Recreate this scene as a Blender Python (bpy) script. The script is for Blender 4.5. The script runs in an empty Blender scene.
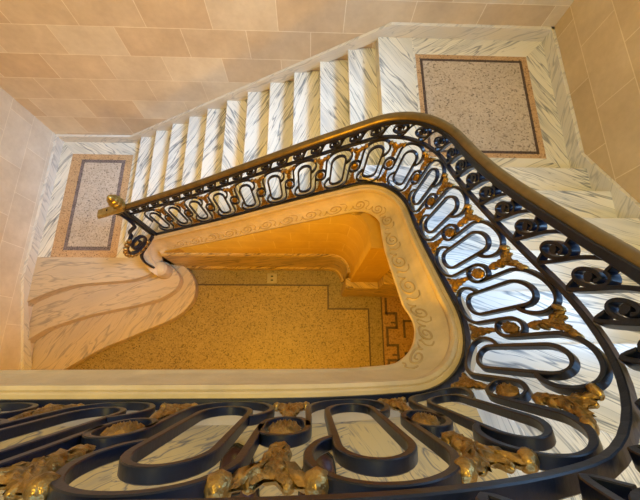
import bpy, bmesh, math, random
from math import sin, cos, pi, radians, sqrt, atan2, hypot
from mathutils import Vector, Matrix
random.seed(7)
scene = bpy.context.scene
COL = scene.collection
CZ = 5.2472                      # camera height above the lowest floor
R_ = .165                        # riser
Z1, Z2, Z3 = 3*R_, 15*R_, 24*R_  # lower landing, upper landing, gallery
XL, XR, YF, YB = -3.754, 2.407, 3.078, -2.3
ZC = 8.4
TS = .037

# ------------------------------------------------------------------ helpers
def link(o, parent=None):
    COL.objects.link(o)
    if parent: o.parent = parent
    return o

class MB:
    """collects faces of ONE mesh"""
    def __init__(s, ang=0., off=None):
        s.v=[]; s.f=[]; s.m=[]; s.s=[]; s.uvp=[]
        s.ang=ang; s.off=off if off is not None else (random.uniform(0,40), random.uniform(0,40))
    def vert(s, p): s.v.append(tuple(p)); return len(s.v)-1
    def face(s, ids, mat=0, smooth=False, ang=None, off=None):
        s.f.append(tuple(ids)); s.m.append(mat); s.s.append(smooth); s.uvp.append((s.ang if ang is None else ang, s.off if off is None else off))
    def poly(s, pts, mat=0, smooth=False, ang=None, off=None):
        s.face([s.vert(p) for p in pts], mat, smooth, ang, off)
    def box(s, a, b, mat=0):
        (x0,y0,z0),(x1,y1,z1)=a,b
        i=[s.vert(p) for p in [(x0,y0,z0),(x1,y0,z0),(x1,y1,z0),(x0,y1,z0),(x0,y0,z1),(x1,y0,z1),(x1,y1,z1),(x0,y1,z1)]]
        for q in [(3,2,1,0),(4,5,6,7),(0,1,5,4),(1,2,6,5),(2,3,7,6),(3,0,4,7)]: s.face([i[k] for k in q],mat)
    def prism(s, pts, z0, z1, mat=0, ang=None):
        """plan polygon (counter-clockwise) extruded in z"""
        n=len(pts); a=[s.vert((p[0],p[1],z0)) for p in pts]; b=[s.vert((p[0],p[1],z1)) for p in pts]
        s.face(b,mat,ang=ang); s.face(a[::-1],mat,ang=ang)
        for k in range(n):
            s.face((a[k],a[(k+1)%n],b[(k+1)%n],b[k]),mat,ang=ang)
    def loft(s, rings, closed=False, caps=True, mat=0, smooth=True):
        """list of rings of equal length"""
        ids=[[s.vert(p) for p in r] for r in rings]; n=len(ids[0]); m=len(ids)
        for i in range(m if closed else m-1):
            A,B=ids[i],ids[(i+1)%m]
            for k in range(n):
                s.face((A[k],A[(k+1)%n],B[(k+1)%n],B[k]),mat,smooth)
        if caps and not closed:
            s.face(ids[0][::-1],mat); s.face(ids[-1],mat)
    def build(s, name, mat, parent=None, bevel=0., fix=True):
        me=bpy.data.meshes.new(name); me.from_pydata(s.v,[],s.f)
        mats=mat if isinstance(mat,(list,tuple)) else [mat]
        for m in mats: me.materials.append(m)
        uv=me.uv_layers.new(name='UVMap')
        me.polygons.foreach_set('material_index', s.m)
        me.polygons.foreach_set('use_smooth', s.s)
        for p,(ang,off) in zip(me.polygons,s.uvp):
            n=p.normal; ax=max(range(3),key=lambda k:abs(n[k])); c,sn=cos(ang),sin(ang)
            for li in p.loop_indices:
                q=me.vertices[me.loops[li].vertex_index].co
                a,b=[(q.y,q.z),(q.x,q.z),(q.x,q.y)][ax]
                uv.data[li].uv=(c*a+sn*b+off[0], -sn*a+c*b+off[1])
        if fix:
            bm=bmesh.new(); bm.from_mesh(me); bmesh.ops.recalc_face_normals(bm,faces=bm.faces); bm.to_mesh(me); bm.free()
        me.update()
        o=bpy.data.objects.new(name,me); link(o,parent)
        if bevel>0:
            b=o.modifiers.new('bevel','BEVEL'); b.width=bevel; b.segments=3; b.limit_method='ANGLE'; b.angle_limit=radians(40)
        return o

def struct(o): o['kind']='structure'; return o
def tag(o,label,cat,group=None):
    o['label']=label; o['category']=cat
    if group: o['group']=group
    return o
def thing(name,label,cat,loc=(0,0,0),group=None):
    o=bpy.data.objects.new(name,None); o.empty_display_size=.1; o.location=loc; link(o)
    return tag(o,label,cat,group)
def adopt(o,root):
    """parent a mesh that was built in world coordinates"""
    o.parent=root
    o.matrix_parent_inverse=Matrix.Translation(-Vector(root.location))
    return o

# ------------------------------------------------------------------ materials
def newmat(name):
    m=bpy.data.materials.new(name); m.use_nodes=True
    nt=m.node_tree; b=nt.nodes['Principled BSDF']
    return m,nt,nt.nodes,nt.links,b
def N(nt,t,**kw):
    n=nt.nodes.new(t)
    for k,v in kw.items(): setattr(n,k,v)
    return n
def ramp(nt,stops,interp='LINEAR'):
    r=N(nt,'ShaderNodeValToRGB'); e=r.color_ramp.elements; r.color_ramp.interpolation=interp
    while len(e)<len(stops): e.new(.5)
    for k,(p,c) in enumerate(stops): e[k].position=p; e[k].color=(*c,1)
    return r
def mixc(nt,fac,a,b,mode='MIX'):
    m=N(nt,'ShaderNodeMix',data_type='RGBA',blend_type=mode)
    for sock,val in ((m.inputs[0],fac),(m.inputs[6],a),(m.inputs[7],b)):
        if isinstance(val,(int,float)): sock.default_value=val
        elif isinstance(val,tuple): sock.default_value=(*val,1)
        else: nt.links.new(val,sock)
    return m.outputs[2]
def noise(nt,vec,scale,detail=3,rough=.55,dist=0.):
    n=N(nt,'ShaderNodeTexNoise'); n.inputs['Scale'].default_value=scale; n.inputs['Detail'].default_value=detail
    n.inputs['Roughness'].default_value=rough; n.inputs['Distortion'].default_value=dist
    if vec is not None: nt.links.new(vec,n.inputs['Vector'])
    return n
def mapping(nt,vec,scale=(1,1,1),loc=(0,0,0),rot=(0,0,0)):
    m=N(nt,'ShaderNodeMapping'); m.inputs['Scale'].default_value=scale; m.inputs['Location'].default_value=loc; m.inputs['Rotation'].default_value=rot
    nt.links.new(vec,m.inputs['Vector']); return m.outputs[0]

def marble(name, base, base2, vein, amount=1., stretch=(2.0,11.0), rough=.3, fine=1.):
    m,nt,ns,lk,b=newmat(name)
    tc=N(nt,'ShaderNodeTexCoord').outputs['UV']
    w=noise(nt,tc,2.2,2)
    dv=N(nt,'ShaderNodeVectorMath',operation='MULTIPLY_ADD')
    lk.new(w.outputs['Color'],dv.inputs[0]); dv.inputs[1].default_value=(.09,.09,0); lk.new(tc,dv.inputs[2])
    v1=mapping(nt,dv.outputs[0],(stretch[0],stretch[1],1))
    v2=mapping(nt,dv.outputs[0],(stretch[0]*1.8*fine,stretch[1]*3.2*fine,1),(3.1,7.7,0))
    n1=noise(nt,v1,1.0,3,.5,.2); n2=noise(nt,v2,1.0,2,.5,.2)
    def line(n,wd):
        s=N(nt,'ShaderNodeMath',operation='SUBTRACT'); lk.new(n.outputs['Fac'],s.inputs[0]); s.inputs[1].default_value=.5
        a=N(nt,'ShaderNodeMath',operation='ABSOLUTE'); lk.new(s.outputs[0],a.inputs[0])
        r=N(nt,'ShaderNodeMapRange'); r.inputs['From Min'].default_value=0; r.inputs['From Max'].default_value=wd
        r.inputs['To Min'].default_value=1; r.inputs['To Max'].default_value=0; lk.new(a.outputs[0],r.inputs['Value']); return r.outputs[0]
    l1=line(n1,.022); l2=line(n2,.022)
    msk=noise(nt,mapping(nt,tc,(1.6,3.2,1),(9,2,0)),1.0,2)
    mr=N(nt,'ShaderNodeMapRange'); mr.inputs['From Min'].default_value=.30; mr.inputs['From Max'].default_value=.62
    lk.new(msk.outputs['Fac'],mr.inputs['Value'])
    band=N(nt,'ShaderNodeMapRange'); band.inputs['From Min'].default_value=.5; band.inputs['From Max'].default_value=.72
    lk.new(n1.outputs['Fac'],band.inputs['Value'])
    c0=mixc(nt,w.outputs['Fac'],base,base2)
    f=N(nt,'ShaderNodeMath',operation='MULTIPLY'); lk.new(band.outputs[0],f.inputs[0]); f.inputs[1].default_value=.42*amount
    c1=mixc(nt,f.outputs[0],c0,tuple(v*1.8 for v in vein))
    f1=N(nt,'ShaderNodeMath',operation='MULTIPLY'); lk.new(l1,f1.inputs[0]); f1.inputs[1].default_value=.8*amount
    c2=mixc(nt,f1.outputs[0],c1,vein)
    f2=N(nt,'ShaderNodeMath',operation='MULTIPLY'); lk.new(l2,f2.inputs[0]); lk.new(mr.outputs[0],f2.inputs[1])
    f3=N(nt,'ShaderNodeMath',operation='MULTIPLY'); lk.new(f2.outputs[0],f3.inputs[0]); f3.inputs[1].default_value=.85*amount
    c3=mixc(nt,f3.outputs[0],c2,vein)
    lk.new(c3,b.inputs['Base Color']); b.inputs['Roughness'].default_value=rough
    return m

def stonewall(name, axis, c1, c2, mortar, zoff=.333, bw=.65, bh=.357, xoff=0.):
    m,nt,ns,lk,b=newmat(name)
    pos=N(nt,'ShaderNodeNewGeometry').outputs['Position']
    sp=N(nt,'ShaderNodeSeparateXYZ'); lk.new(pos,sp.inputs[0]); cb=N(nt,'ShaderNodeCombineXYZ')
    lk.new(sp.outputs[axis],cb.inputs[0]); lk.new(sp.outputs['Z'],cb.inputs[1])
    v=mapping(nt,cb.outputs[0],(1,1,1),(xoff+20*bw,-zoff+20*bh,0))
    br=N(nt,'ShaderNodeTexBrick'); lk.new(v,br.inputs['Vector'])
    br.inputs['Scale'].default_value=1; br.inputs['Mortar Size'].default_value=.0042; br.inputs['Mortar Smooth'].default_value=.2
    br.inputs['Brick Width'].default_value=bw; br.inputs['Row Height'].default_value=bh; br.inputs['Bias'].default_value=-.1
    br.inputs['Color1'].default_value=(*c1,1); br.inputs['Color2'].default_value=(*c2,1); br.inputs['Mortar'].default_value=(*mortar,1)
    n=noise(nt,pos,2.3,4,.6); n2=noise(nt,pos,18,4,.6)
    rp=ramp(nt,[(.3,(.86,.83,.80)),(.7,(1.08,1.07,1.06))]); lk.new(n.outputs['Fac'],rp.inputs[0])
    rp2=ramp(nt,[(.25,(.94,.93,.92)),(.75,(1.04,1.04,1.04))]); lk.new(n2.outputs['Fac'],rp2.inputs[0])
    c=mixc(nt,1.,br.outputs['Color'],rp.outputs[0],'MULTIPLY'); c=mixc(nt,1.,c,rp2.outputs[0],'MULTIPLY')
    lk.new(c,b.inputs['Base Color']); b.inputs['Roughness'].default_value=.6
    bp=N(nt,'ShaderNodeBump'); bp.inputs['Strength'].default_value=.25; bp.inputs['Distance'].default_value=.004; bp.invert=True
    lk.new(br.outputs['Fac'],bp.inputs['Height']); lk.new(bp.outputs[0],b.inputs['Normal'])
    return m

def mosaic(name, cols, scale=110, speck=(.10,.05,.03), rough=.45, tess=True, bsc=23, bsz=.12):
    m,nt,ns,lk,b=newmat(name)
    pos=N(nt,'ShaderNodeNewGeometry').outputs['Position']
    vo=N(nt,'ShaderNodeTexVoronoi'); vo.inputs['Scale'].default_value=scale; lk.new(pos,vo.inputs['Vector'])
    sep=N(nt,'ShaderNodeSeparateColor'); lk.new(vo.outputs['Color'],sep.inputs[0])
    rp=ramp(nt,[(0.,tuple(c*.55 for c in cols[0])),(.06,tuple(c*.55 for c in cols[0])),(.12,cols[0]),(.45,cols[1]),(1.,cols[2])]); lk.new(sep.outputs[0],rp.inputs[0])
    big=N(nt,'ShaderNodeTexVoronoi'); big.inputs['Scale'].default_value=bsc; lk.new(pos,big.inputs['Vector'])
    lt=N(nt,'ShaderNodeMath',operation='LESS_THAN'); lk.new(big.outputs['Distance'],lt.inputs[0]); lt.inputs[1].default_value=bsz
    sep2=N(nt,'ShaderNodeSeparateColor'); lk.new(big.outputs['Color'],sep2.inputs[0])
    gt=N(nt,'ShaderNodeMath',operation='GREATER_THAN'); lk.new(sep2.outputs[1],gt.inputs[0]); gt.inputs[1].default_value=.68
    mu=N(nt,'ShaderNodeMath',operation='MULTIPLY'); lk.new(lt.outputs[0],mu.inputs[0]); lk.new(gt.outputs[0],mu.inputs[1])
    c=mixc(nt,mu.outputs[0],rp.outputs[0],speck) if tess else rp.outputs[0]
    n=noise(nt,pos,3,3); r2=ramp(nt,[(.3,(.9,.9,.9)),(.7,(1.08,1.08,1.08))]); lk.new(n.outputs['Fac'],r2.inputs[0])
    c=mixc(nt,1.,c,r2.outputs[0],'MULTIPLY')
    lk.new(c,b.inputs['Base Color']); b.inputs['Roughness'].default_value=rough
    return m

def plain(name,col,rough=.5,metal=0.,var=.0,scale=8,bump=0.,bscale=60):
    m,nt,ns,lk,b=newmat(name)
    tc=N(nt,'ShaderNodeTexCoord').outputs['Object']
    n=noise(nt,tc,scale,4,.6)
    r=ramp(nt,[(.3,tuple(max(0,c*(1-var)) for c in col)),(.7,tuple(c*(1+var) for c in col))]); lk.new(n.outputs['Fac'],r.inputs[0])
    lk.new(r.outputs[0],b.inputs['Base Color']); b.inputs['Roughness'].default_value=rough; b.inputs['Metallic'].default_value=metal
    if bump:
        nb=noise(nt,tc,bscale,3); bp=N(nt,'ShaderNodeBump'); bp.inputs['Strength'].default_value=bump; bp.inputs['Distance'].default_value=.006
        lk.new(nb.outputs['Fac'],bp.inputs['Height']); lk.new(bp.outputs[0],b.inputs['Normal'])
    return m

M={}
M['tread']=marble('white_marble',(.82,.80,.75),(.78,.74,.66),(.08,.11,.15),1.0,(.7,8.))
M['slab']=marble('landing_marble',(.80,.77,.70),(.74,.68,.55),(.09,.11,.14),.95,(.7,7.))
M['curvestep']=marble('cream_marble',(.60,.49,.355),(.53,.41,.28),(.16,.15,.16),.65,(.9,5.),.35)
M['skirt']=marble('skirting_marble',(.76,.74,.70),(.68,.63,.56),(.22,.24,.28),.6,(1.,5.),.35)
M['dado']=marble('brown_marble',(.58,.42,.18),(.46,.31,.11),(.06,.042,.025),1.2,(.9,8.),.35)
M['gallery']=marble('gallery_marble',(.62,.47,.22),(.52,.36,.14),(.10,.10,.11),1.1,(3.,14.),.3)
W1,W2,WM=(.76,.71,.62),(.63,.51,.37),(.88,.83,.74)
M['wall_x']=stonewall('limestone_far','X',W1,W2,WM)
M['wall_y']=stonewall('limestone_left','Y',(.74,.70,.63),(.70,.61,.49),WM)
M['wall_r']=stonewall('limestone_warm_lit','Y',(.66,.52,.335),(.60,.455,.275),(.80,.68,.48))  # yellowed limestone: the warm light on this wall is put into colour
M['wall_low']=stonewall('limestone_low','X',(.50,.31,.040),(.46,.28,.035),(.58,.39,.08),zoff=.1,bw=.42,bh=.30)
M['curb']=plain('carved_limestone',(.52,.42,.28),.5,0,.14,7,.25,50)
M['groove_shade']=plain('carved_limestone_shade',(.38,.28,.155),.6,0,.1,7)  # darker curb stone: shade of the carved lines put into the colour
M['iron']=plain('blackened_iron',(.004,.007,.019),.34,.0,.25,12,.08,90)  # iron is black; blue in the base colour stands in for sky sheen
M['iron'].node_tree.nodes['Principled BSDF'].inputs['Specular IOR Level'].default_value=.36
M['rail']=plain('bronze_handrail',(.145,.098,.034),.36,.5,.25,14,.05,40)
M['gilt']=plain('gilt_bronze',(.32,.205,.065),.30,.75,.6,40,.8,80)
M['brass']=plain('bright_brass',(.40,.32,.11),.30,.85,.3,20,.3,60)
M['leather']=plain('brown_leather',(.055,.016,.010),.35,0,.3,20,.1,120)
M['sole']=plain('dark_rubber',(.01,.008,.007),.6)
M['plate']=plain('steel_plate',(.32,.26,.17),.4,.3,.1)
M['black']=plain('black_slot',(.01,.01,.01),.6)
M['field_low']=mosaic('terrazzo_gold',((.25,.175,.055),(.31,.22,.075),(.38,.28,.11)),70,(.10,.05,.02))
M['border_low']=mosaic('terrazzo_border',((.19,.14,.055),(.24,.18,.075),(.29,.22,.10)),80,(.10,.06,.03))
M['line']=mosaic('dark_tesserae',((.05,.03,.025),(.07,.04,.035),(.09,.06,.05)),90,(.03,.02,.02),tess=False)
M['key_red']=mosaic('red_tesserae',((.24,.13,.055),(.29,.17,.07),(.34,.22,.095)),80,(.12,.05,.03),tess=False)
M['rug']=mosaic('grey_pink_mosaic',((.42,.34,.27),(.50,.42,.34),(.57,.48,.40)),75,(.16,.11,.08),.45,True,8,.075)
M['rug_edge']=mosaic('tan_mosaic',((.42,.25,.12),(.50,.31,.16),(.56,.37,.20)),90,(.2,.1,.06),tess=False)
M['band']=mosaic('slate_mosaic',((.11,.085,.085),(.17,.13,.13),(.23,.18,.17)),80,(.05,.04,.05),tess=False)
M['frame']=plain('painted_wood',(.55,.50,.42),.4)
M['plaster']=plain('plaster',(.72,.62,.48),.8,0,.05)

# ------------------------------------------------------------------ the well line (plan of the balustrade), heights along it
YA,XB,YC,r1,r2=1.39,.765,-.150,.36,.40
X0=-2.0
LA=XB-r1-X0; L1=LA+pi/2*r1; L2=L1+(YA-r1)-(YC+r2); L3=L2+pi/2*r2
LEND=L3+2.75
def plan(l):
    if l<LA: return (X0+l,YA),(0,1)
    if l<L1:
        a=pi/2-(l-LA)/r1; return (XB-r1+r1*cos(a),YA-r1+r1*sin(a)),(cos(a),sin(a))
    if l<L2: return (XB,YA-r1-(l-L1)),(1,0)
    if l<L3:
        a=-(l-L2)/r2; return (XB-r2+r2*cos(a),YC+r2+r2*sin(a)),(cos(a),sin(a))
    return (XB-r2-(l-L3),YC),(0,-1)
def lerpk(kn,l):
    if l<=kn[0][0]: return kn[0][1]
    for (a,va),(b,vb) in zip(kn[:-1],kn[1:]):
        if l<=b: return va+(vb-va)*(l-a)/(b-a)
    return kn[-1][1]
ZB=[(-.2,-4.355),(.1,-4.175),(.5,-3.936),(1.0,-3.636),(1.5,-3.306),(2.0,-2.986),(2.3,-2.803),(2.5,-2.685),(2.7,-2.585),(2.85,-2.52),(3.0,-2.43),(3.2,-2.285),(3.4,-2.118),(3.6,-1.938),(3.8,-1.764),(4.0,-1.55),(4.15,-1.41),(4.3,-1.315),(4.45,-1.232),(4.6,-1.165),(4.75,-1.13),(4.9,-1.122),(8,-1.122)]
HH=[(0,.658),(2.0,.665),(2.5,.655),(2.8,.69),(3.0,.71),(3.6,.712),(4.0,.735),(4.25,.77),(4.4,.785),(4.6,.76),(4.8,.735),(8,.735)]
TT=[(0,.195),(1.6,.205),(2.3,.225),(2.7,.245),(3.2,.25),(3.5,.27),(3.75,.30),(4.,.31),(8,.31)]
def sm(kn,l,w=.12): return sum(lerpk(kn,l+k*w/3) for k in range(-3,4))/7
def zb(l): return sm(ZB,l)+CZ
def hh(l): return sm(HH,l)
def tt(l): return sm(TT,l)
# 3D arc length table so that the repeats keep their true pitch on the slope
NT=800; TL=[LEND*k/NT for k in range(NT+1)]; SL=[0.]
for a,b in zip(TL[:-1],TL[1:]): SL.append(SL[-1]+hypot(b-a,zb(b)-zb(a)))
import bisect
def l_of_s(s):
    k=max(1,min(NT,bisect.bisect_left(SL,s))); f=(s-SL[k-1])/(SL[k]-SL[k-1]); return TL[k-1]+f*(TL[k]-TL[k-1])
def s_of_l(l):
    k=max(1,min(NT,bisect.bisect_left(TL,l))); f=(l-TL[k-1])/(TL[k]-TL[k-1]); return SL[k-1]+f*(SL[k]-SL[k-1])
H0=.70
def P(l,v,w=0.):
    """v: height in a panel .70 high (0 bottom rail, .7 middle rail); w: outwards from the well"""
    (x,y),(nx,ny)=plan(l); z=zb(l)+v*hh(l)/H0
    return Vector((x+nx*w,y+ny*w,z))
def PF(l,v,w=0.):
    """frieze: v 0 at the middle rail .. 1 at the underside of the handrail"""
    (x,y),(nx,ny)=plan(l); z=zb(l)+hh(l)+v*(tt(l)-.05)
    return Vector((x+nx*w,y+ny*w,z))
def nrm(l): a=plan(l)[1]; return Vector((a[0],a[1],0))

def sweep(mb, pts, nrms, t, d, closed=False, ch=.25, taper=None):
    """flat bar with chamfered edges: t in the plane of the panel, d across it"""
    n=len(pts); rings=[]
    for k in range(n):
        a=pts[(k-1)%n] if (closed or k>0) else pts[k]; b=pts[(k+1)%n] if (closed or k<n-1) else pts[k]
        T=(b-a).normalized(); Nn=nrms[k]; Nn=(Nn-T*Nn.dot(T)).normalized(); B=T.cross(Nn).normalized()
        q=taper(k/(n-1)) if taper else 1.
        x,y=t/2*q,d/2*q; c=ch*min(x,y)
        rings.append([pts[k]+B*u+Nn*w for u,w in [(x,-y+c),(x,y-c),(x-c,y),(-x+c,y),(-x,y-c),(-x,-y+c),(-x+c,-y),(x-c,-y)]])
    mb.loft(rings,closed,True,0,False)

def smooth_curve(ctrl,n=6,closed=False):
    """Catmull-Rom through control points (tuples of any size)"""
    m=len(ctrl); out=[]
    for i in range(m if closed else m-1):
        g=lambda k: ctrl[k%m] if closed else ctrl[max(0,min(m-1,k))]
        p0,p1,p2,p3=g(i-1),g(i),g(i+1),g(i+2)
        for j in range(n):
            t=j/n
            out.append(tuple(.5*(2*b+(c-a)*t+(2*a-5*b+4*c-d)*t*t+(3*b-a-3*c+d)*t**3) for a,b,c,d in zip(p0,p1,p2,p3)))
    if not closed: out.append(ctrl[-1])
    return out

# ------------------------------------------------------------------ room shell
def wall(name,mb,mat): return struct(mb.build(name,mat))
m=MB(); m.box((XL-.2,YF,-.1),(XR+.2,YF+.2,ZC)); wall('wall_back',m,M['wall_x'])
m=MB(); m.box((XL-.2,YB,-.1),(XL,YF,ZC)); wall('wall_left',m,M['wall_y'])
VX0,VX1,VZ0,VZ1=-2.9,1.7,6.0,8.1
m=MB(); m.box((XL-.2,YB-.2,-.1),(XR+.2,YB,VZ0)); m.box((XL-.2,YB-.2,VZ1),(XR+.2,YB,ZC)); m.box((XL-.2,YB-.2,VZ0),(VX0,YB,VZ1)); m.box((VX1,YB-.2,VZ0),(XR+.2,YB,VZ1))
wall('wall_front',m,M['wall_x'])
m=MB()
for a,b in [((VX0,VZ0),(VX1,VZ0+.06)),((VX0,VZ1-.06),(VX1,VZ1)),((VX0,VZ0),(VX0+.06,VZ1)),((VX1-.06,VZ0),(VX1,VZ1)),((-.63,VZ0),(-.57,VZ1))]:
    m.box((a[0],YB-.14,a[1]),(b[0],YB-.08,b[1]))
struct(m.build('added_sky_opening',M['frame']))  # unseen opening added so that sky light reaches the far wall
WY0,WY1,WZ0,WZ1=-.15,2.7,4.25,8.0
m=MB()
m.box((XR,YB,-.1),(XR+.2,YF,WZ0)); m.box((XR,YB,WZ1),(XR+.2,YF,ZC)); m.box((XR,YB,WZ0),(XR+.2,WY0,WZ1)); m.box((XR,WY1,WZ0),(XR+.2,YF,WZ1))
wall('wall_right',m,M['wall_r'])
m=MB(); m.box((XL-.2,YB-.2,ZC),(XR+.2,YF+.2,ZC+.15)); wall('ceiling',m,M['plaster'])
m=MB()
for a,b in [((WY0,WZ0),(WY1,WZ0+.06)),((WY0,WZ1-.06),(WY1,WZ1)),((WY0,WZ0),(WY0+.06,WZ1)),((WY1-.06,WZ0),(WY1,WZ1)),((.97,WZ0),(1.03,WZ1))]:
    m.box((XR+.08,a[0],a[1]),(XR+.14,b[0],b[1]))
struct(m.build('window_1',M['frame']))

# lowest floor: terrazzo field, dark inlay lines, border, key pattern
m=MB()
m.poly([(XL,YB,0),(XR,YB,0),(XR,YF,0),(XL,YF,0)],1)
f=.0015
def flat(x0,y0,x1,y1,mat,z=f): m.poly([(x0,y0,z),(x1,y0,z),(x1,y1,z),(x0,y1,z)],mat)
fx0=-3.3
m.poly([(fx0,YB,f),(.885,YB,f),(.885,.59,f),(.282,.59,f),(.282,.95,f),(fx0,.95,f)],0)
lw=.022
for a in [(fx0,.945,.282+lw,.945+lw),(.282,.59,.282+lw,.945),(.282+lw,.59,.885+lw,.59+lw),(.885,YB,.885+lw,.59)]: flat(*a,2,z=.0025)
flat(1.085,YB,1.105,.785,2); flat(1.105,YB,1.60,.785,3)
# greek key in dark tesserae on the reddish band
kw=.035
for k in range(-5,2):
    o=k*.46+.16
    for a in [(1.145,o,1.145+kw,o+.15),(1.145,o+.15,1.325,o+.15+kw),(1.29,o+.15,1.325,o+.36),(1.145,o+.36,1.325,o+.36+kw),(1.145,o+.36,1.145+kw,o+.46),(1.22,o+.23,1.29,o+.23+kw*.7),(1.40,o+.02,1.40+kw,o+.28),(1.40,o+.25,1.55,o+.28)]:
        if a[3]<.785: flat(*a,2,z=.0025)
struct(m.build('floor',[M['field_low'],M['border_low'],M['line'],M['key_red']]))

def ring_strips(m, X0,Y0,X1,Y1, x0,y0,x1,y1, z, mat=0, angs=(0,0,0,0), offs=None):
    """four mitred strips between an outer and an inner rectangle"""
    O=[(X0,Y0),(X1,Y0),(X1,Y1),(X0,Y1)]; I=[(x0,y0),(x1,y0),(x1,y1),(x0,y1)]
    for k in range(4):
        j=(k+1)%4
        m.poly([(*O[k],z),(*O[j],z),(*I[j],z),(*I[k],z)],mat,ang=angs[k],off=(random.uniform(0,30),random.uniform(0,30)))

# upper landing
def yin(x):   # inner (well) edge of the treads of the long flight
    c=XB-r1
    return YA+.035 if x<=c else YA-r1+sqrt(max(0,r1*r1-(x-c)**2))+.035
def xin(y):
    c=YA-r1; d=YC+r2
    if y>c: return XB-r1+sqrt(max(0,r1*r1-(y-c)**2))+.035
    if y<d: return XB-r2+sqrt(max(0,r2*r2-(d-y)**2))+.035
    return XB+.035
G,GB=.2887,.2929
XA0,YB0=-2.478,1.484
x12=XA0+11*G
m=MB()
z=Z2; rx0,ry0,rx1,ry1=1.04,1.688,2.165,2.838
m.poly([(x12-.02,YB0,z),(rx0-.02,YB0,z),(rx0-.02,YF,z),(x12-.02,YF,z)],0,ang=radians(-55))
ring_strips(m,rx0-.02,YB0,XR,YF,rx0,ry0,rx1,ry1,z,0,(radians(25),radians(-62),radians(30),radians(40)))
e=.0005
ring_strips(m,rx0,ry0,rx1,ry1,rx0+.042,ry0+.045,rx1-.055,ry1-.05,z+e,1)
ring_strips(m,rx0+.042,ry0+.045,rx1-.055,ry1-.05,rx0+.068,ry0+.072,rx1-.082,ry1-.078,z+e,2)
m.poly([(rx0+.068,ry0+.072,z+e),(rx1-.082,ry0+.072,z+e),(rx1-.082,ry1-.078,z+e),(rx0+.068,ry1-.078,z+e)],3)
m.prism([(x12-.02,YB0),(XR,YB0),(XR,YF),(x12-.02,YF)],z-.25,z-.002,0)
struct(m.build('floor_upper_landing',[M['slab'],M['rug_edge'],M['line'],M['rug']]))

# lower landing, its front edge a long S ending at the stone drum
C1=[(XL,.58),(-3.684,.65),(-3.42,.775),(-3.153,.853),(-2.946,.88),(-2.45,.926),(-2.194,1.005),(-2.08,1.10)]
C1s=smooth_curve(C1,5)
m=MB(); z=Z1
rx0,ry0,rx1,ry1=-3.545,1.238,-2.655,2.838
LX1=XA0+.03
m.poly([(x,y,z) for x,y in C1s]+[(-2.08,1.36,z),(LX1,1.40,z),(LX1,ry0,z),(XL,ry0,z)],4,ang=radians(8))
m.poly([(XL,ry0,z),(rx0,ry0,z),(rx0,ry1,z),(XL,YF,z)],0,ang=radians(62),off=(3.3,1.2))
m.poly([(XL,YF,z),(rx0,ry1,z),(rx1,ry1,z),(LX1,YF,z)],0,ang=radians(-28),off=(8.3,5.2))
m.poly([(LX1,YF,z),(rx1,ry1,z),(rx1,ry0,z),(LX1,ry0,z)],0,ang=radians(60),off=(13.3,9.2))
ring_strips(m,rx0,ry0,rx1,ry1,rx0+.15,ry0+.10,rx1-.10,ry1-.09,z+e,1)
ring_strips(m,rx0+.15,ry0+.10,rx1-.10,ry1-.09,rx0+.20,ry0+.155,rx1-.15,ry1-.14,z+e,2)
m.poly([(rx0+.20,ry0+.155,z+e),(rx1-.15,ry0+.155,z+e),(rx1-.15,ry1-.14,z+e),(rx0+.20,ry1-.14,z+e)],3)
m.prism([(x,y) for x,y in C1s]+[(-2.08,1.36),(LX1,1.40),(LX1,YF),(XL,YF)],2*R_,z-.002,4,ang=radians(8))
struct(m.build('floor_lower_landing',[M['slab'],M['rug_edge'],M['band'],M['rug'],M['curvestep']]))

# two curved steps below the lower landing
C2=[(XL+.003,.10),(-3.686,.168),(-3.52,.28),(-3.346,.351),(-2.971,.472),(-2.479,.581),(-2.112,.679),(-1.90,.80),(-1.82,.935),(-1.86,1.06),(-2.0,1.20)]
C3=[(XL+.003,-.55),(-3.249,-.219),(-2.85,.02),(-2.498,.174),(-2.227,.296),(-1.95,.42),(-1.78,.54),(-1.665,.70),(-1.64,.87),(-1.69,1.03),(-1.81,1.18),(-1.95,1.24)]
st=thing('curved_steps','two cream marble steps with S-curved fronts at the foot of the stairs','steps',(-2.6,.4,0))
m=MB(); pl=smooth_curve(C3,5)+[(-2.0,1.23),(-2.4,1.23),(XL+.003,1.23)]; m.prism(pl,0,R_,0,ang=radians(58)); adopt(m.build('step',M['curvestep'],bevel=.012),st)
m=MB(); pl=smooth_curve(C2,5)+[(-2.06,1.23),(-2.4,1.23),(XL+.003,1.23)]; m.prism(pl,R_,2*R_,0,ang=radians(20)); adopt(m.build('step',M['curvestep'],bevel=.012),st)

# gallery floor in front of the near balustrade
m=MB(); z=Z3
N9=[(.58,-.19),(1.40,-2.3)]
C9=[(-3.754,-.165),(.30,-.165),(.45,-.16),(.58,-.19)]
def gp(pts,ang): m.poly([(x,y,z) for x,y in pts],0,ang=ang,off=(random.uniform(0,30),random.uniform(0,30)))
gp([(XL,-.235),(XL,-.165),(.30,-.165),(.45,-.16),(.58,-.19),(.595,-.235)],radians(5))
xs=[XL,-3.0,-2.2,-1.4,-.62,.139]
for a,b in zip(xs[:-1],xs[1:]):
    gp([(a,-1.2),(b,-1.2),(b,-.235),(a,-.235)],radians(20))
    gp([(a,YB),(b,YB),(b,-1.2),(a,-1.2)],radians(-25))
gp([(.139,YB),(1.40,YB),(.595,-.235),(.139,-.235)],radians(-48))
m.prism([(XL,YB),(1.40,YB),(.58,-.19),(.45,-.16),(.30,-.165),(XL,-.165)],z-.28,z-.002,0)
struct(m.build('floor_gallery',M['gallery']))

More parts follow.
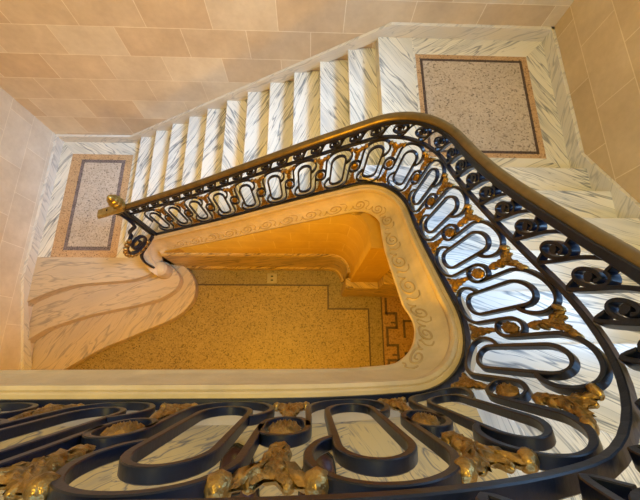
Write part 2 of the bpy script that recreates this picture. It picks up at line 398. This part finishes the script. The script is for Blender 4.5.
# ------------------------------------------------------------------ flights of stairs
fa=thing('stair_flight','long flight of twelve white and grey veined marble steps climbing along the far wall','staircase',(-.9,2.2,0))
for k in range(1,12):
    x0=XA0+(k-1)*G-.018; x1=XA0+k*G+.02; zt=Z1+k*R_
    n=6; inner=[(x1+(x0-x1)*i/n, yin(x1+(x0-x1)*i/n)) for i in range(n+1)]
    sgn=random.choice([1,1,1,-1]); ang=sgn*radians(random.uniform(52,68))
    m=MB(ang); m.prism([(x1,YF-.003),(x0,YF-.003)]+inner[::-1],zt-.045,zt); adopt(m.build('tread',M['tread'],bevel=.008),fa)
    m=MB(ang); m.prism([(x1,YF-.003),(x0+.02,YF-.003),(x0+.02,yin(x0+.02)),(x1,yin(x1))],zt-.045-R_-.1,zt-.045); adopt(m.build('riser',M['tread']),fa)
m=MB(1.); m.prism([(x12+.05,YF-.003),(x12-.0,YF-.003),(x12-.0,yin(x12)),(x12+.05,yin(x12+.05))],Z2-.3,Z2-.25); 
adopt(m.build('riser',M['tread']),fa)

fb=thing('stair_flight','short flight of marble steps climbing along the right wall, winding at its top','staircase',(1.6,0,0))
for k in range(1,6):
    y1=YB0-(k-1)*GB+.018; y0=YB0-k*GB-.02; zt=Z2+k*R_
    n=6; inner=[(xin(y0+(y1-y0)*i/n), y0+(y1-y0)*i/n) for i in range(n+1)]
    ang=radians(random.uniform(-22,-10))
    m=MB(ang); m.prism([(XR-.003,y0),(XR-.003,y1)]+inner[::-1],zt-.045,zt); adopt(m.build('tread',M['tread'],bevel=.008),fb)
    m=MB(ang); m.prism([(XR-.003,y0),(XR-.003,y1-.02),(xin(y1-.02),y1-.02),(xin(y0),y0)],zt-.045-R_-.1,zt-.045); adopt(m.build('riser',M['tread']),fb)
y6=YB0-5*GB
W=[ [(XR-.003,-.90),(XR-.003,y6+.018),(xin(y6),y6+.018),(xin(-.07),-.07)],
    [(XR-.003,-1.87),(XR-.003,-.855),(xin(-.05),-.05),(.70,-.12),(.655,-.16)],
    [(1.44,YB+.005),(XR-.003,YB+.005),(XR-.003,-1.83),(.67,-.135),(.56,-.19)] ]
for k,pl in enumerate(W):
    zt=Z2+(6+k)*R_; ang=radians((-20,-52,-70)[k])
    m=MB(ang); m.prism(pl,zt-.045,zt); adopt(m.build('tread',M['tread'],bevel=.008),fb)
    cx=sum(p[0] for p in pl)/len(pl); cy=sum(p[1] for p in pl)/len(pl)
    m=MB(ang); m.prism([(cx+(p[0]-cx)*.985,cy+(p[1]-cy)*.985) for p in pl],zt-.045-R_-.1,zt-.045); adopt(m.build('riser',M['tread']),fb)

# ------------------------------------------------------------------ skirtings
def xzprism(m,pts,y0,y1):
    n=len(pts); a=[m.vert((x,y0,z)) for x,z in pts]; b=[m.vert((x,y1,z)) for x,z in pts]
    m.face(a); m.face(b[::-1])
    for k in range(n): m.face((a[k],b[k],b[(k+1)%n],a[(k+1)%n]))
def yzprism(m,pts,x0,x1):
    n=len(pts); a=[m.vert((x0,y,z)) for y,z in pts]; b=[m.vert((x1,y,z)) for y,z in pts]
    m.face(a); m.face(b[::-1])
    for k in range(n): m.face((a[k],b[k],b[(k+1)%n],a[(k+1)%n]))
HS=.142
m=MB(radians(30)); xzprism(m,[(XL,Z1-.02),(-2.5,Z1-.02),(.72,Z2-.02),(XR,Z2-.02),(XR,Z2+HS),(.785,Z2+HS),(-2.66,Z1+HS+.01),(XL,Z1+HS)],YF-TS,YF)
struct(m.build('baseboard_back',M['skirt'],bevel=.004))
m=MB(radians(55)); yzprism(m,[(YF,Z1-.02),(.62,Z1-.02),(-.6,-.0),(-.75,-.0),(-.75,.14),(.90,Z1+HS),(YF,Z1+HS)],XL,XL+TS)
struct(m.build('baseboard_left',M['skirt'],bevel=.004))
m=MB(radians(40)); yzprism(m,[(YF,Z2-.02),(1.5,Z2-.02),(-1.0,Z2-.02+2.5*.563),(-1.0,Z2+HS+2.66*.563),(1.66,Z2+HS),(YF,Z2+HS)],XR-TS,XR)
struct(m.build('baseboard_right',M['skirt'],bevel=.004))

# ------------------------------------------------------------------ wall under the long flight, pier and marble dado
WYA=1.245
def under(l): return zb(l)-.30
arc=[(.30+.25*sin(radians(a)),WYA-.25+.25*cos(radians(a))) for a in range(0,91,10)]
frontline=[(-1.98,WYA)]+[(-1.9+2.2*k/8,WYA) for k in range(9)]+arc[1:]+[(.55,.875),(.91,.875)]
back=[(.91,1.5),(-1.98,1.5)]
m=MB(); top=[]
ids0=[];ids1=[]
for x,y in frontline+back:
    zt=under(max(.05,min(x-X0,2.5)))-.0 if x<.45 else under(2.55)
    ids0.append(m.vert((x,y,0))); ids1.append(m.vert((x,y,zt)))
n=len(ids0)
for k in range(n):
    j=(k+1)%n; m.face((ids0[k],ids0[j],ids1[j],ids1[k]),0,1<k<19)
m.face(ids1)
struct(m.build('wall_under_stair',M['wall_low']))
def dado(m,pl,t0,t1,h):
    """marble base following an open plan line, thicker at the foot; offset to the right hand side"""
    rings=[]
    for k,(x,y) in enumerate(pl):
        a=pl[max(0,k-1)]; b=pl[min(len(pl)-1,k+1)]; tx,ty=b[0]-a[0],b[1]-a[1]; q=hypot(tx,ty); nx,ny=ty/q,-tx/q
        rings.append([(x-nx*.02,y-ny*.02,0),(x+nx*t0,y+ny*t0,0),(x+nx*t0,y+ny*t0,.10),(x+nx*t1,y+ny*t1,.13),(x+nx*t1,y+ny*t1,h-.03),(x+nx*(t1-.015),y+ny*(t1-.015),h),(x-nx*.02,y-ny*.02,h)])
    m.loft(rings,False,True,0,False)
m=MB(radians(25)); dado(m,[(-1.95,WYA),(-.9,WYA),(.0,WYA),(.2,WYA)]+arc,0.06,.035,.75); struct(m.build('trim_1',M['dado']))
m=MB(radians(-32)); m.box((.49,.79,0),(.93,.93,.70)); struct(m.build('trim_2',M['dado'],bevel=.012))
m=MB(radians(-35)); m.prism([(.915,.785),(1.75,.785),(1.75,1.5),(.915,1.5)],0,1.05); struct(m.build('trim_3',M['dado'],bevel=.012))
m=MB(); m.box((.92,1.3,0),(XR,1.45,Z2-.25)); struct(m.build('wall_under_landing',M['wall_low']))

# ------------------------------------------------------------------ stone curb (moulded, carved) all round the well
curb=thing('stone_curb','moulded limestone curb with carved waves running round the stairwell under the iron balustrade','stair curb',(0,.6,0))
PROF=[(-.06,-.33),(-.06,-.016),(.026,-.016),(.031,-.020),(.031,-.027),(.038,-.024),(.050,-.030),(.056,-.05),(.052,-.075),(.044,-.088),(.05,-.098),(.058,-.12),(.075,-.15),(.088,-.162),(.095,-.175),(.104,-.18),(.135,-.215),(.165,-.248),(.178,-.252),(.19,-.262),(.195,-.282),(.186,-.30),(.16,-.33)]
def flare(l): return lerpk([(0,.55),(LA,.62),(L1,.85),(L1+.3,1.0),(L2,1.0),(L2+.35,.72),(L3,.30),(L3+.2,.22),(9,.22)],l)
def drop(l): return lerpk([(0,1.12),(LA,1.12),(L1,1.05),(L2,1.08),(L3,1.1),(9,1.1)],l)
def cprof(l,o,dz):
    f=flare(l)
    if o>.05: o=.05+(o-.05)*f
    return o,dz*drop(l)
def cpt(l,o,dz):
    (x,y),(nx,ny)=plan(l); o,dz=cprof(l,o,dz); return (x-nx*o,y-ny*o,zb(l)+dz)
m=MB(); rings=[]
# lower end: the curb curls in to the drum
EXT=[(-2.03,1.03,-4.66,.0,-1.,.15),(-2.09,1.08,-4.60,-.5,-.9,.25),(-2.125,1.16,-4.49,-.95,-.3,.35),(-2.115,1.25,-4.39,-.95,.25,.5),(-2.065,1.33,-4.29,-.75,.65,.65),(-1.99,1.378,-4.225,-.3,.95,.8)]
for x,y,zz,nx,ny,f in EXT:
    q=hypot(nx,ny); nx/=q; ny/=q
    rings.append([(x-nx*(o if o<.05 else .05+(o-.05)*f),y-ny*(o if o<.05 else .05+(o-.05)*f),zz+CZ+dz) for o,dz in PROF])
l=.13
ls=[]
while l<LEND: ls.append(l); l+=.045
rings+=[[cpt(l,o,dz) for o,dz in PROF] for l in ls]
m.loft(rings,False,True,0,True)
o=m.build('moulding',M['curb']); adopt(o,curb)
o.data.polygons.foreach_set('use_smooth',[True]*len(o.data.polygons))
es=o.modifiers.new('es','EDGE_SPLIT'); es.split_angle=radians(38)
# drum (volute) standing on the landing at the curb's foot
m=MB(); c=(-2.03,1.075); rings=[]
for rr,zz in [(.105,2*R_),(.105,Z1+.03),(.100,Z1+.05),(.085,Z1+.06),(.080,Z1+.075),(.055,Z1+.085),(.02,Z1+.088)]:
    rings.append([(c[0]+rr*cos(a*pi/14),c[1]+rr*sin(a*pi/14),zz) for a in range(28)])
m.loft(rings,False,True,0,True); adopt(m.build('volute_drum',M['curb'],bevel=.004),curb)

def tube(m,pts,rad,n=6,closed=False,tap=None):
    rings=[]; up=Vector((.13,.21,.97)); N_=len(pts)
    for k in range(N_):
        a=pts[(k-1)%N_] if closed or k else pts[0]; b=pts[(k+1)%N_] if closed or k<N_-1 else pts[-1]
        T=(b-a).normalized(); U=T.cross(up).normalized(); V=T.cross(U); r=rad*(tap(k/(N_-1)) if tap else 1)
        rings.append([pts[k]+U*r*cos(2*pi*i/n)+V*r*sin(2*pi*i/n) for i in range(n)])
    m.loft(rings,closed,True,0,True)
# carved running scrolls on the sloping band of the curb
def band_pt(l,t):   # t 0 at the top of the band .. 1 at its foot
    o=.104+(.168-.104)*t; dz=-.180+(-.250+.180)*t
    p=cpt(l,o,dz); return Vector(p)
PW=.275
k=0; s=s_of_l(.38)
while s<s_of_l(L3+.05):
    m=MB(); pts=[]
    for i in range(26):
        th=i/25*3.3*pi; q=(1-.83*i/25)
        pts.append(band_pt(l_of_s(s+.088*q*cos(th+pi)), .5-.66*q*sin(th+pi)))
    tube(m,pts,.0075,5,tap=lambda t:1-.4*t)
    st_=[band_pt(l_of_s(s+u),t) for u,t in smooth_curve([(-.088,.5),(-.096,.8),(-.115,1.02),(-.15,1.06),(-.18,.8)],5)]
    tube(m,st_,.005,5,tap=lambda t:1-.5*t)
    lf=[band_pt(l_of_s(s+u),t) for u,t in smooth_curve([(.05,-.08),(.10,.02),(.125,.4),(.11,.75),(.125,1.0)],4)]
    tube(m,lf,.0045,5)
    adopt(m.build('carved_wave',M['groove_shade']),curb)
    s+=PW; k+=1

# ------------------------------------------------------------------ balustrade
bal=thing('balustrade','black wrought iron stair balustrade with oval rings, gilt leaves, wave scroll frieze and bronze handrail','balustrade',(0,.6,0))
PITCH=.305; A=.106; a_=.060
# path limits: post stands at l=.1
LP=.105; SP=s_of_l(LP)
CS=[.40,.70,1.005,1.34,1.675,2.0,2.31,2.62,2.92,3.19,3.45,3.80,4.18,4.55,4.91,5.265,5.59]
while CS[-1]<SL[-1]: CS.append(CS[-1]+.309)
def su(k,u):
    """arc length of local coordinate u (pitch .305) about unit k"""
    a=CS[k]; b=CS[k+1] if u>0 else (CS[k-1] if k else a-.305)
    return a+abs(u)/PITCH*(b-a)
send=SL[-1]-.25
def seq(f,l0,l1,step=.04):
    n=max(2,int((l1-l0)/step)); return [f(l0+(l1-l0)*k/n) for k in range(n+1)],[nrm(l0+(l1-l0)*k/n) for k in range(n+1)]
# rails
m=MB(); p,n_=seq(lambda l:P(l,0),LP-.02,LEND-.05); sweep(m,p,n_,.020,.030); adopt(m.build('bottom_rail',M['iron']),bal)
m=MB(); p,n_=seq(lambda l:P(l,H0),LP-.02,LEND-.05); sweep(m,p,n_,.017,.026); adopt(m.build('middle_rail',M['iron']),bal)
m=MB(); p,n_=seq(lambda l:PF(l,1.,0)+Vector((0,0,-.006)),LP-.02,LEND-.05); sweep(m,p,n_,.030,.058); adopt(m.build('top_rail',M['iron']),bal)
m=MB(); rings=[]
HPROF=[(-.022,.0),(-.023,.012),(-.021,.024),(-.016,.030),(-.012,.039),(0,.042),(.012,.039),(.020,.034),(.026,.024),(.027,.012),(.024,0)]
for k in range(150):
    l=-.0+(LEND-.05)*k/149; base=PF(l,1.); N_=nrm(l)
    rings.append([base+N_*w+Vector((0,0,h+.008)) for w,h in HPROF])
m.loft(rings); hr=adopt(m.build('handrail',M['rail']),bal)

def stadium(a,b,e,n=14):
    """closed outline: half width a, half height b, curved ends e high"""
    pts=[]
    for i in range(n+1): t=pi*i/n; pts.append((a*cos(t),b-e+e*sin(t)))
    for i in range(1,5): pts.append((-a,(b-e)*(1-2*i/5)))
    for i in range(n+1): t=pi+pi*i/n; pts.append((a*cos(t),-(b-e)+e*sin(t)))
    for i in range(1,5): pts.append((a,-(b-e)*(1-2*i/5)))
    return pts
RING=stadium(a_,.235,.085)
PH=PITCH/2
TC=[(a_+.004,.10),(a_+.018,.112),(.094,.138),(A,.185),(.102,.235),(.078,.285),(.042,.312),(0,.320),(-.042,.312),(-.078,.285),(-.102,.235),(-A,.185),(-A,.10),(-A,.03),(-A-.003,-.035),(-A-.016,-.066),(-PH+.010,-.082),(-PH-.018,-.076),(-PH-.036,-.054),(-PH-.0445,-.02),(-PH-.045,.012)]
TC=smooth_curve(TC,5)
BT,BD=.0140,.021
def crisp(o,a=32):
    me=o.data; me.polygons.foreach_set('use_smooth',[True]*len(me.polygons)); me.set_sharp_from_angle(angle=radians(a)); return o
def bar(s0,uv,closed,name,t=BT,d=BD,v0=H0/2,taper=None):
    m=MB(); pts=[];nn=[]
    for u,v in uv:
        l=l_of_s(su(s0,u)); pts.append(P(l,v+v0)); nn.append(nrm(l))
    sweep(m,pts,nn,t,d,closed,taper=taper); return crisp(adopt(m.build(name,M['iron']),bal))

def lump(s0,outline,c,depth,name,bump=6,amp=.25,flip=1,mat='gilt',rings=5,extra=()):
    """domed, lobed casting filling an outline (u,v) about centre c"""
    m=MB(); n=len(outline)
    def pt(u,v,w):
        l=l_of_s(su(s0,u)); return P(l,v,w)
    for sg in (1,-1):
        R=[]
        for j in range(rings):
            q=1-j/rings
            ring=[]
            for i,(u,v) in enumerate(outline):
                h=depth*sqrt(max(0,1-q*q*.97))*(1+amp*cos(bump*2*pi*i/n+j*2.1)*(.3+q))
                ring.append(pt(c[0]+(u-c[0])*q,c[1]+(v-c[1])*q,sg*h))
            R.append(ring)
        ids=[[m.vert(p) for p in r] for r in R]; ctr=m.vert(pt(c[0],c[1],sg*depth))
        for j in range(rings-1):
            for i in range(n): 
                k=(i+1)%n; f=(ids[j][i],ids[j][k],ids[j+1][k],ids[j+1][i]); m.face(f if sg>0 else f[::-1],0,True)
        for i in range(n): m.face((ids[-1][i],ids[-1][(i+1)%n],ctr),0,True)
    for (u,v,w,ru,rv) in extra:     # volutes and knobs
        ids=[]
        for i in range(7):
            th=pi*i/6; ids.append([m.vert(pt(u+ru*sin(th)*cos(2*pi*j/8),v+rv*cos(th),w+ru*sin(th)*sin(2*pi*j/8))) for j in range(8)])
        for i in range(6):
            for j in range(8): m.face((ids[i][j],ids[i][(j+1)%8],ids[i+1][(j+1)%8],ids[i+1][j]),0,True)
    return adopt(m.build(name,M[mat],fix=True),bal)
ROS=[(.031*cos(t*pi/12)*(1+.06*cos(8*t*pi/12)),.050*sin(t*pi/12)*(1+.06*cos(8*t*pi/12))) for t in range(24)]
half=[(.030,.095),(.050,.115),(.034,.135),(.054,.160),(.040,.178),(.060,.200),(.050,.214),(.105,.236),(.085,.250),(.150,.262),(.128,.280),(.150,.300),(.100,.296),(.080,.276),(.050,.292),(.022,.270)]
half=[(u*.34,.100+(v-.092)*.92) for u,v in half]
LEAF=half+[(-u,v) for u,v in half[::-1]]
half2=[(.012,-.098),(.030,-.112),(.022,-.130),(.040,-.150),(.034,-.172),(.058,-.196),(.052,-.220),(.088,-.252),(.082,-.272),(.112,-.300),(.085,-.312),(.060,-.296),(.040,-.312),(.014,-.296)]
half2=[(u*.42,v) for u,v in half2]
LEAF2=half2+[(-u,v) for u,v in half2[::-1]]

units=[k for k,c in enumerate(CS) if c<send]
for k in units:
    bar(k,RING,True,'oval_ring')
    bar(k,TC if k else TC[:-35],False,'scroll_bar')
    if k<units[-1]: bar(k,[(-u,-v) for u,v in TC],False,'scroll_bar')
    o=[(u-PH,v+H0/2) for u,v in ROS]
    if k==0: continue
    lump(k,o,(-PH,H0/2),.014,'rosette',8,.5)
    o=[(u-PH,v+H0/2) for u,v in LEAF]; lump(k,o,(-PH,.215+H0/2),.011,'leaf_ornament',9,.5,extra=[(x-PH,y+H0/2,w_,a,b) for x,y,w_,a,b in [(.056,.278,0,.018,.019),(-.056,.278,0,.018,.019),(.034,.262,0,.010,.012),(-.034,.262,0,.010,.012),(.006,.125,.004,.013,.020),(-.008,.150,.004,.014,.020),(.008,.172,.004,.015,.020),(-.007,.196,.004,.015,.020),(.014,.220,.004,.012,.020),(-.014,.236,.004,.012,.022),(.024,.262,.004,.010,.016),(-.022,.268,.004,.010,.016)]])
    o=[(u-PH,v+H0/2) for u,v in LEAF2]; lump(k,o,(-PH,-.235+H0/2),.011,'leaf_ornament',7,.5,extra=[(x-PH,y+H0/2,w_,a,b) for x,y,w_,a,b in [(0,-.15,0,.012,.030),(.040,-.288,0,.013,.013),(-.040,-.288,0,.013,.013),(.014,-.22,.0,.012,.025),(-.014,-.24,0,.012,.025)]])
# wave scroll frieze
def frz(s,u,v):
    l=l_of_s(s+u); return PF(l,v),nrm(l)
fp=.154; s=SP+.13
while s<send:
    lc=l_of_s(s); hf=tt(lc)-.05; rad=min(.5*hf-.006,.058)
    pts=[];nn=[]
    # stem from the foot of the scroll behind, over the top, then in clockwise turns
    ctrl=[(-fp+.0,.5-rad/hf*.96),(-fp+.030,.10),(-fp+.052,.34),(-fp+.070,.66),(-rad*.95,.86),(-rad*.5,.95),(0.0,.5+rad/hf*.96)]
    if s-fp<SP+.05: ctrl=ctrl[2:]
    cur=smooth_curve(ctrl,4)
    for i in range(1,34):
        th=pi/2-i/33*2.5*pi; q=rad*(1-.56*i/33)
        cur.append((q*cos(th),.5+q*sin(th)/hf))
    for u,v in cur:
        a,b=frz(s,u,v); pts.append(a); nn.append(b)
    m=MB(); sweep(m,pts,nn,.010 if lc<3.0 else .0125,.024 if lc<3.0 else .029)
    c,nv=frz(s,0,.5); T=Vector((-nv.y,nv.x,0))
    rg=[[c+nv*w+(T*cos(j*pi/5)+Vector((0,0,1))*sin(j*pi/5))*rad*.27 for j in range(10)] for w in (-.013,.013)]
    m.loft(rg,smooth=False)
    crisp(adopt(m.build('wave_scroll',M['iron']),bal))
    s+=fp

# end of the balustrade: double post, stepped bracket with volute, brass end and finial
(px,py),_=plan(LP)
m=MB()
for dx in (0.,-.05):
    zt0=zb(LP)+dx*.6; m.box((px+dx-.012,py-.017,zt0-.03),(px+dx+.012,py+.017,zb(LP)+hh(LP)+tt(LP)-.03))
adopt(m.build('end_post',M['iron'],bevel=.003),bal)
def w(x,y,z): return Vector((x,y,z))
m=MB()
B1=[(-2.07,1.39,1.84),(-2.06,1.39,1.80),(-2.02,1.39,1.765),(-1.985,1.38,1.73),(-1.955,1.36,1.62),(-1.95,1.34,1.50),(-1.99,1.32,1.46),(-2.045,1.30,1.40),(-2.06,1.29,1.33)]
pts=[w(*q) for q in smooth_curve(B1,4)]
# volute in the plane from the post to the drum
d=Vector((-.55,-.83,0)).normalized(); c0=Vector((-2.03,1.225,1.215))
for i in range(40):
    th=radians(120)+i/39*3.4*pi; q=.15*(1-.78*i/39)
    pts.append(c0+d*(q*cos(th)*-1)+Vector((0,0,1))*q*sin(th))
nv=Vector((d.y,-d.x,0)); sweep(m,pts,[nv]*len(pts),.028,.040)
pts=[w(*q) for q in smooth_curve([(-1.93,1.36,1.08),(-2.0,1.27,1.03),(-2.08,1.16,.98),(-2.10,1.10,.86),(-2.09,1.08,.72),(-2.075,1.075,.62)],5)]
sweep(m,pts,[nv]*len(pts),.026,.040)
pts=[c0+d*.16*cos(t)*-1+Vector((0,0,.16*sin(t))) for t in [radians(a) for a in range(20,200,12)]]
adopt(m.build('scroll_bracket',M['iron']),bal)
m=MB()
for a in range(100,300,18):
    t=radians(a); q=.17
    cc=c0+d*(q*cos(t)*-1)+Vector((0,0,q*sin(t)))
    ids=[]
    for i in range(6):
        th=pi*i/5; ids.append([m.vert(cc+Vector((.03*sin(th)*cos(j*pi/4),.03*sin(th)*sin(j*pi/4),.034*cos(th)))) for j in range(8)])
    for i in range(5):
        for j in range(8): m.face((ids[i][j],ids[i][(j+1)%8],ids[i+1][(j+1)%8],ids[i+1][j]),0,True)
adopt(m.build('acanthus',M['gilt']),bal)
# brass end block and finial
lz=zb(LP)+hh(LP)+tt(LP)
m=MB(); d2=Vector((1,0,.60)).normalized(); c1=Vector((-2.0,YA,lz-.075))
rg=[]
for q in (-.27,-.255,.16,.175):
    s_=1. if -.26<q<.17 else .86
    rg.append([c1+d2*q+Vector((0,w_*s_,h*s_)) for w_,h in [(-.045,-.02),(.045,-.02),(.05,.0),(.04,.03),(-.04,.03),(-.05,0)]])
m.loft(rg,smooth=False); adopt(m.build('handrail_end',M['brass'],bevel=.004),bal)
m=MB(); c2=c1+d2*.14+Vector((.0,0,.035))
rings=[]
for j,(rr,zz) in enumerate([(.05,0),(.056,.012),(.034,.028),(.030,.04),(.056,.058),(.066,.075),(.052,.085),(.064,.10),(.060,.118),(.046,.126),(.054,.142),(.046,.160),(.032,.168),(.036,.182),(.022,.205),(.004,.222)]):
    rings.append([c2+Vector((rr*(1+.13*cos(8*i*pi/12+j*pi*.5)*(j>3))*cos(i*pi/12),rr*(1+.13*cos(8*i*pi/12+j*pi*.5)*(j>3))*sin(i*pi/12),zz)) for i in range(24)])
m.loft(rings); adopt(m.build('finial',M['brass']),bal)

# ------------------------------------------------------------------ small things
pl=thing('floor_outlet','small pale metal outlet plate set in the floor border beside the marble base','outlet plate',(-.56,1.06,.0015))
m=MB(); m.box((-.632,.985,.0015),(-.482,1.135,.011)); adopt(m.build('cover_plate',M['plate'],bevel=.004),pl)
for yy in (1.03,1.09):
    m=MB(); m.box((-.575,yy-.010,.011),(-.539,yy+.010,.0125)); adopt(m.build('socket_slot',M['black']),pl)

def shoe(x,y,rot,label):
    root=thing('shoe',label,'shoe',(x,y,Z3))
    root.rotation_euler=(0,0,rot)
    def outline(t,gr=0.):   # t 0 heel .. 1 toe
        return (.030+.020*sin(min(1,t*1.15)*pi*.9)+.012*t)*(1 if t<.8 else sqrt(max(.0,1-((t-.8)/.2)**2))*.9+.1)*(1 if t>.08 else sqrt(max(.05,t/.08)))+gr
    m=MB(); rings=[]
    for i in range(15):
        t=i/14; yv=-.285+.29*t; wd=outline(t); h=.105-.062*min(1,max(0,(t-.25)/.45))-(.018*max(0,(t-.75)/.25)**2)
        rings.append([Vector((wd*1.02*cos(a),yv,.016+h*max(0,sin(a))**.7)) for a in [pi*j/10 for j in range(11)]])
    m.loft(rings); o=m.build('upper',M['leather'],root)
    m=MB(); ol=[(outline(i/14,.004),-.287+.296*i/14) for i in range(15)]; m.prism(ol+[(-a,b) for a,b in ol[::-1]],0,.018); m.build('sole',M['sole'],root)
    m=MB()
    for q in (.45,.52,.59):
        yv=-.285+.29*q; h=.105-.062*min(1,max(0,(q-.25)/.45))
        pts=[Vector((.026*cos(a),yv+.0,.020+h*max(0,sin(a))**.7)) for a in [radians(v) for v in (50,70,90,110,130)]]
        tube(m,pts,.0028,5)
    m.build('laces',M['sole'],o)
shoe(-.235,-.300,radians(10),'brown leather shoe behind the near railing, the left one of the pair')
shoe(.045,-.315,radians(-6),'brown leather shoe behind the near railing, the right one of the pair')

# ------------------------------------------------------------------ light
def area(name,loc,rot,sx,sy,power,col):
    L=bpy.data.lights.new(name,'AREA'); L.shape='RECTANGLE'; L.size=sx; L.size_y=sy; L.energy=power; L.color=col
    o=bpy.data.objects.new(name,L); o.location=loc; o.rotation_euler=rot; link(o); return o
def point(name,loc,rad,power,col):
    L=bpy.data.lights.new(name,'POINT'); L.shadow_soft_size=rad; L.energy=power; L.color=col
    o=bpy.data.objects.new(name,L); o.location=loc; link(o); return o
L=bpy.data.lights.new('sky_sun','SUN'); L.energy=3.6; L.angle=radians(15); L.color=(.34,.62,1.)
o=bpy.data.objects.new('sky_sun',L); o.location=(8,0,10); o.rotation_euler=Vector((-1,.16,-1.15)).to_track_quat('-Z','Y').to_euler(); link(o)
area('ceiling_lamp',(-.6,.9,ZC-.12),(0,0,0),1.6,1.6,90,(1.,.74,.13))
point('warm_wall_fill',(-.5,.4,7.9),.45,104,(1.,.74,.13))  # unseen point lamp added to bring more warm light to the walls
point('passage_lamp',(-.75,-.8,3.3),.15,175,(1.,.50,.01))
point('passage_lamp_right',(1.7,.2,1.6),.1,9,(1.,.50,.02))
wd=bpy.data.worlds.new('World'); scene.world=wd; wd.use_nodes=True
bg=wd.node_tree.nodes['Background']; bg.inputs[0].default_value=(.34,.60,1,1); bg.inputs[1].default_value=3.2

# ------------------------------------------------------------------ camera
cam=bpy.data.cameras.new('Camera'); co=bpy.data.objects.new('Camera',cam); link(co)
cam.sensor_fit='HORIZONTAL'; cam.sensor_width=36; cam.lens=349.645*36/640; cam.clip_start=.02
Rm=Matrix(((0.9994658,-0.0082771,-0.031616),(-0.00081065,0.9608203,-0.277171),(0.0326715,0.2770485,0.9603003))).to_4x4()
co.matrix_world=Matrix.Translation((0,0,CZ))@Rm
scene.camera=co
scene.view_settings.view_transform='Standard'; scene.view_settings.look='None'; scene.view_settings.gamma=1; scene.view_settings.exposure=0.
scene.view_settings.use_curve_mapping=False
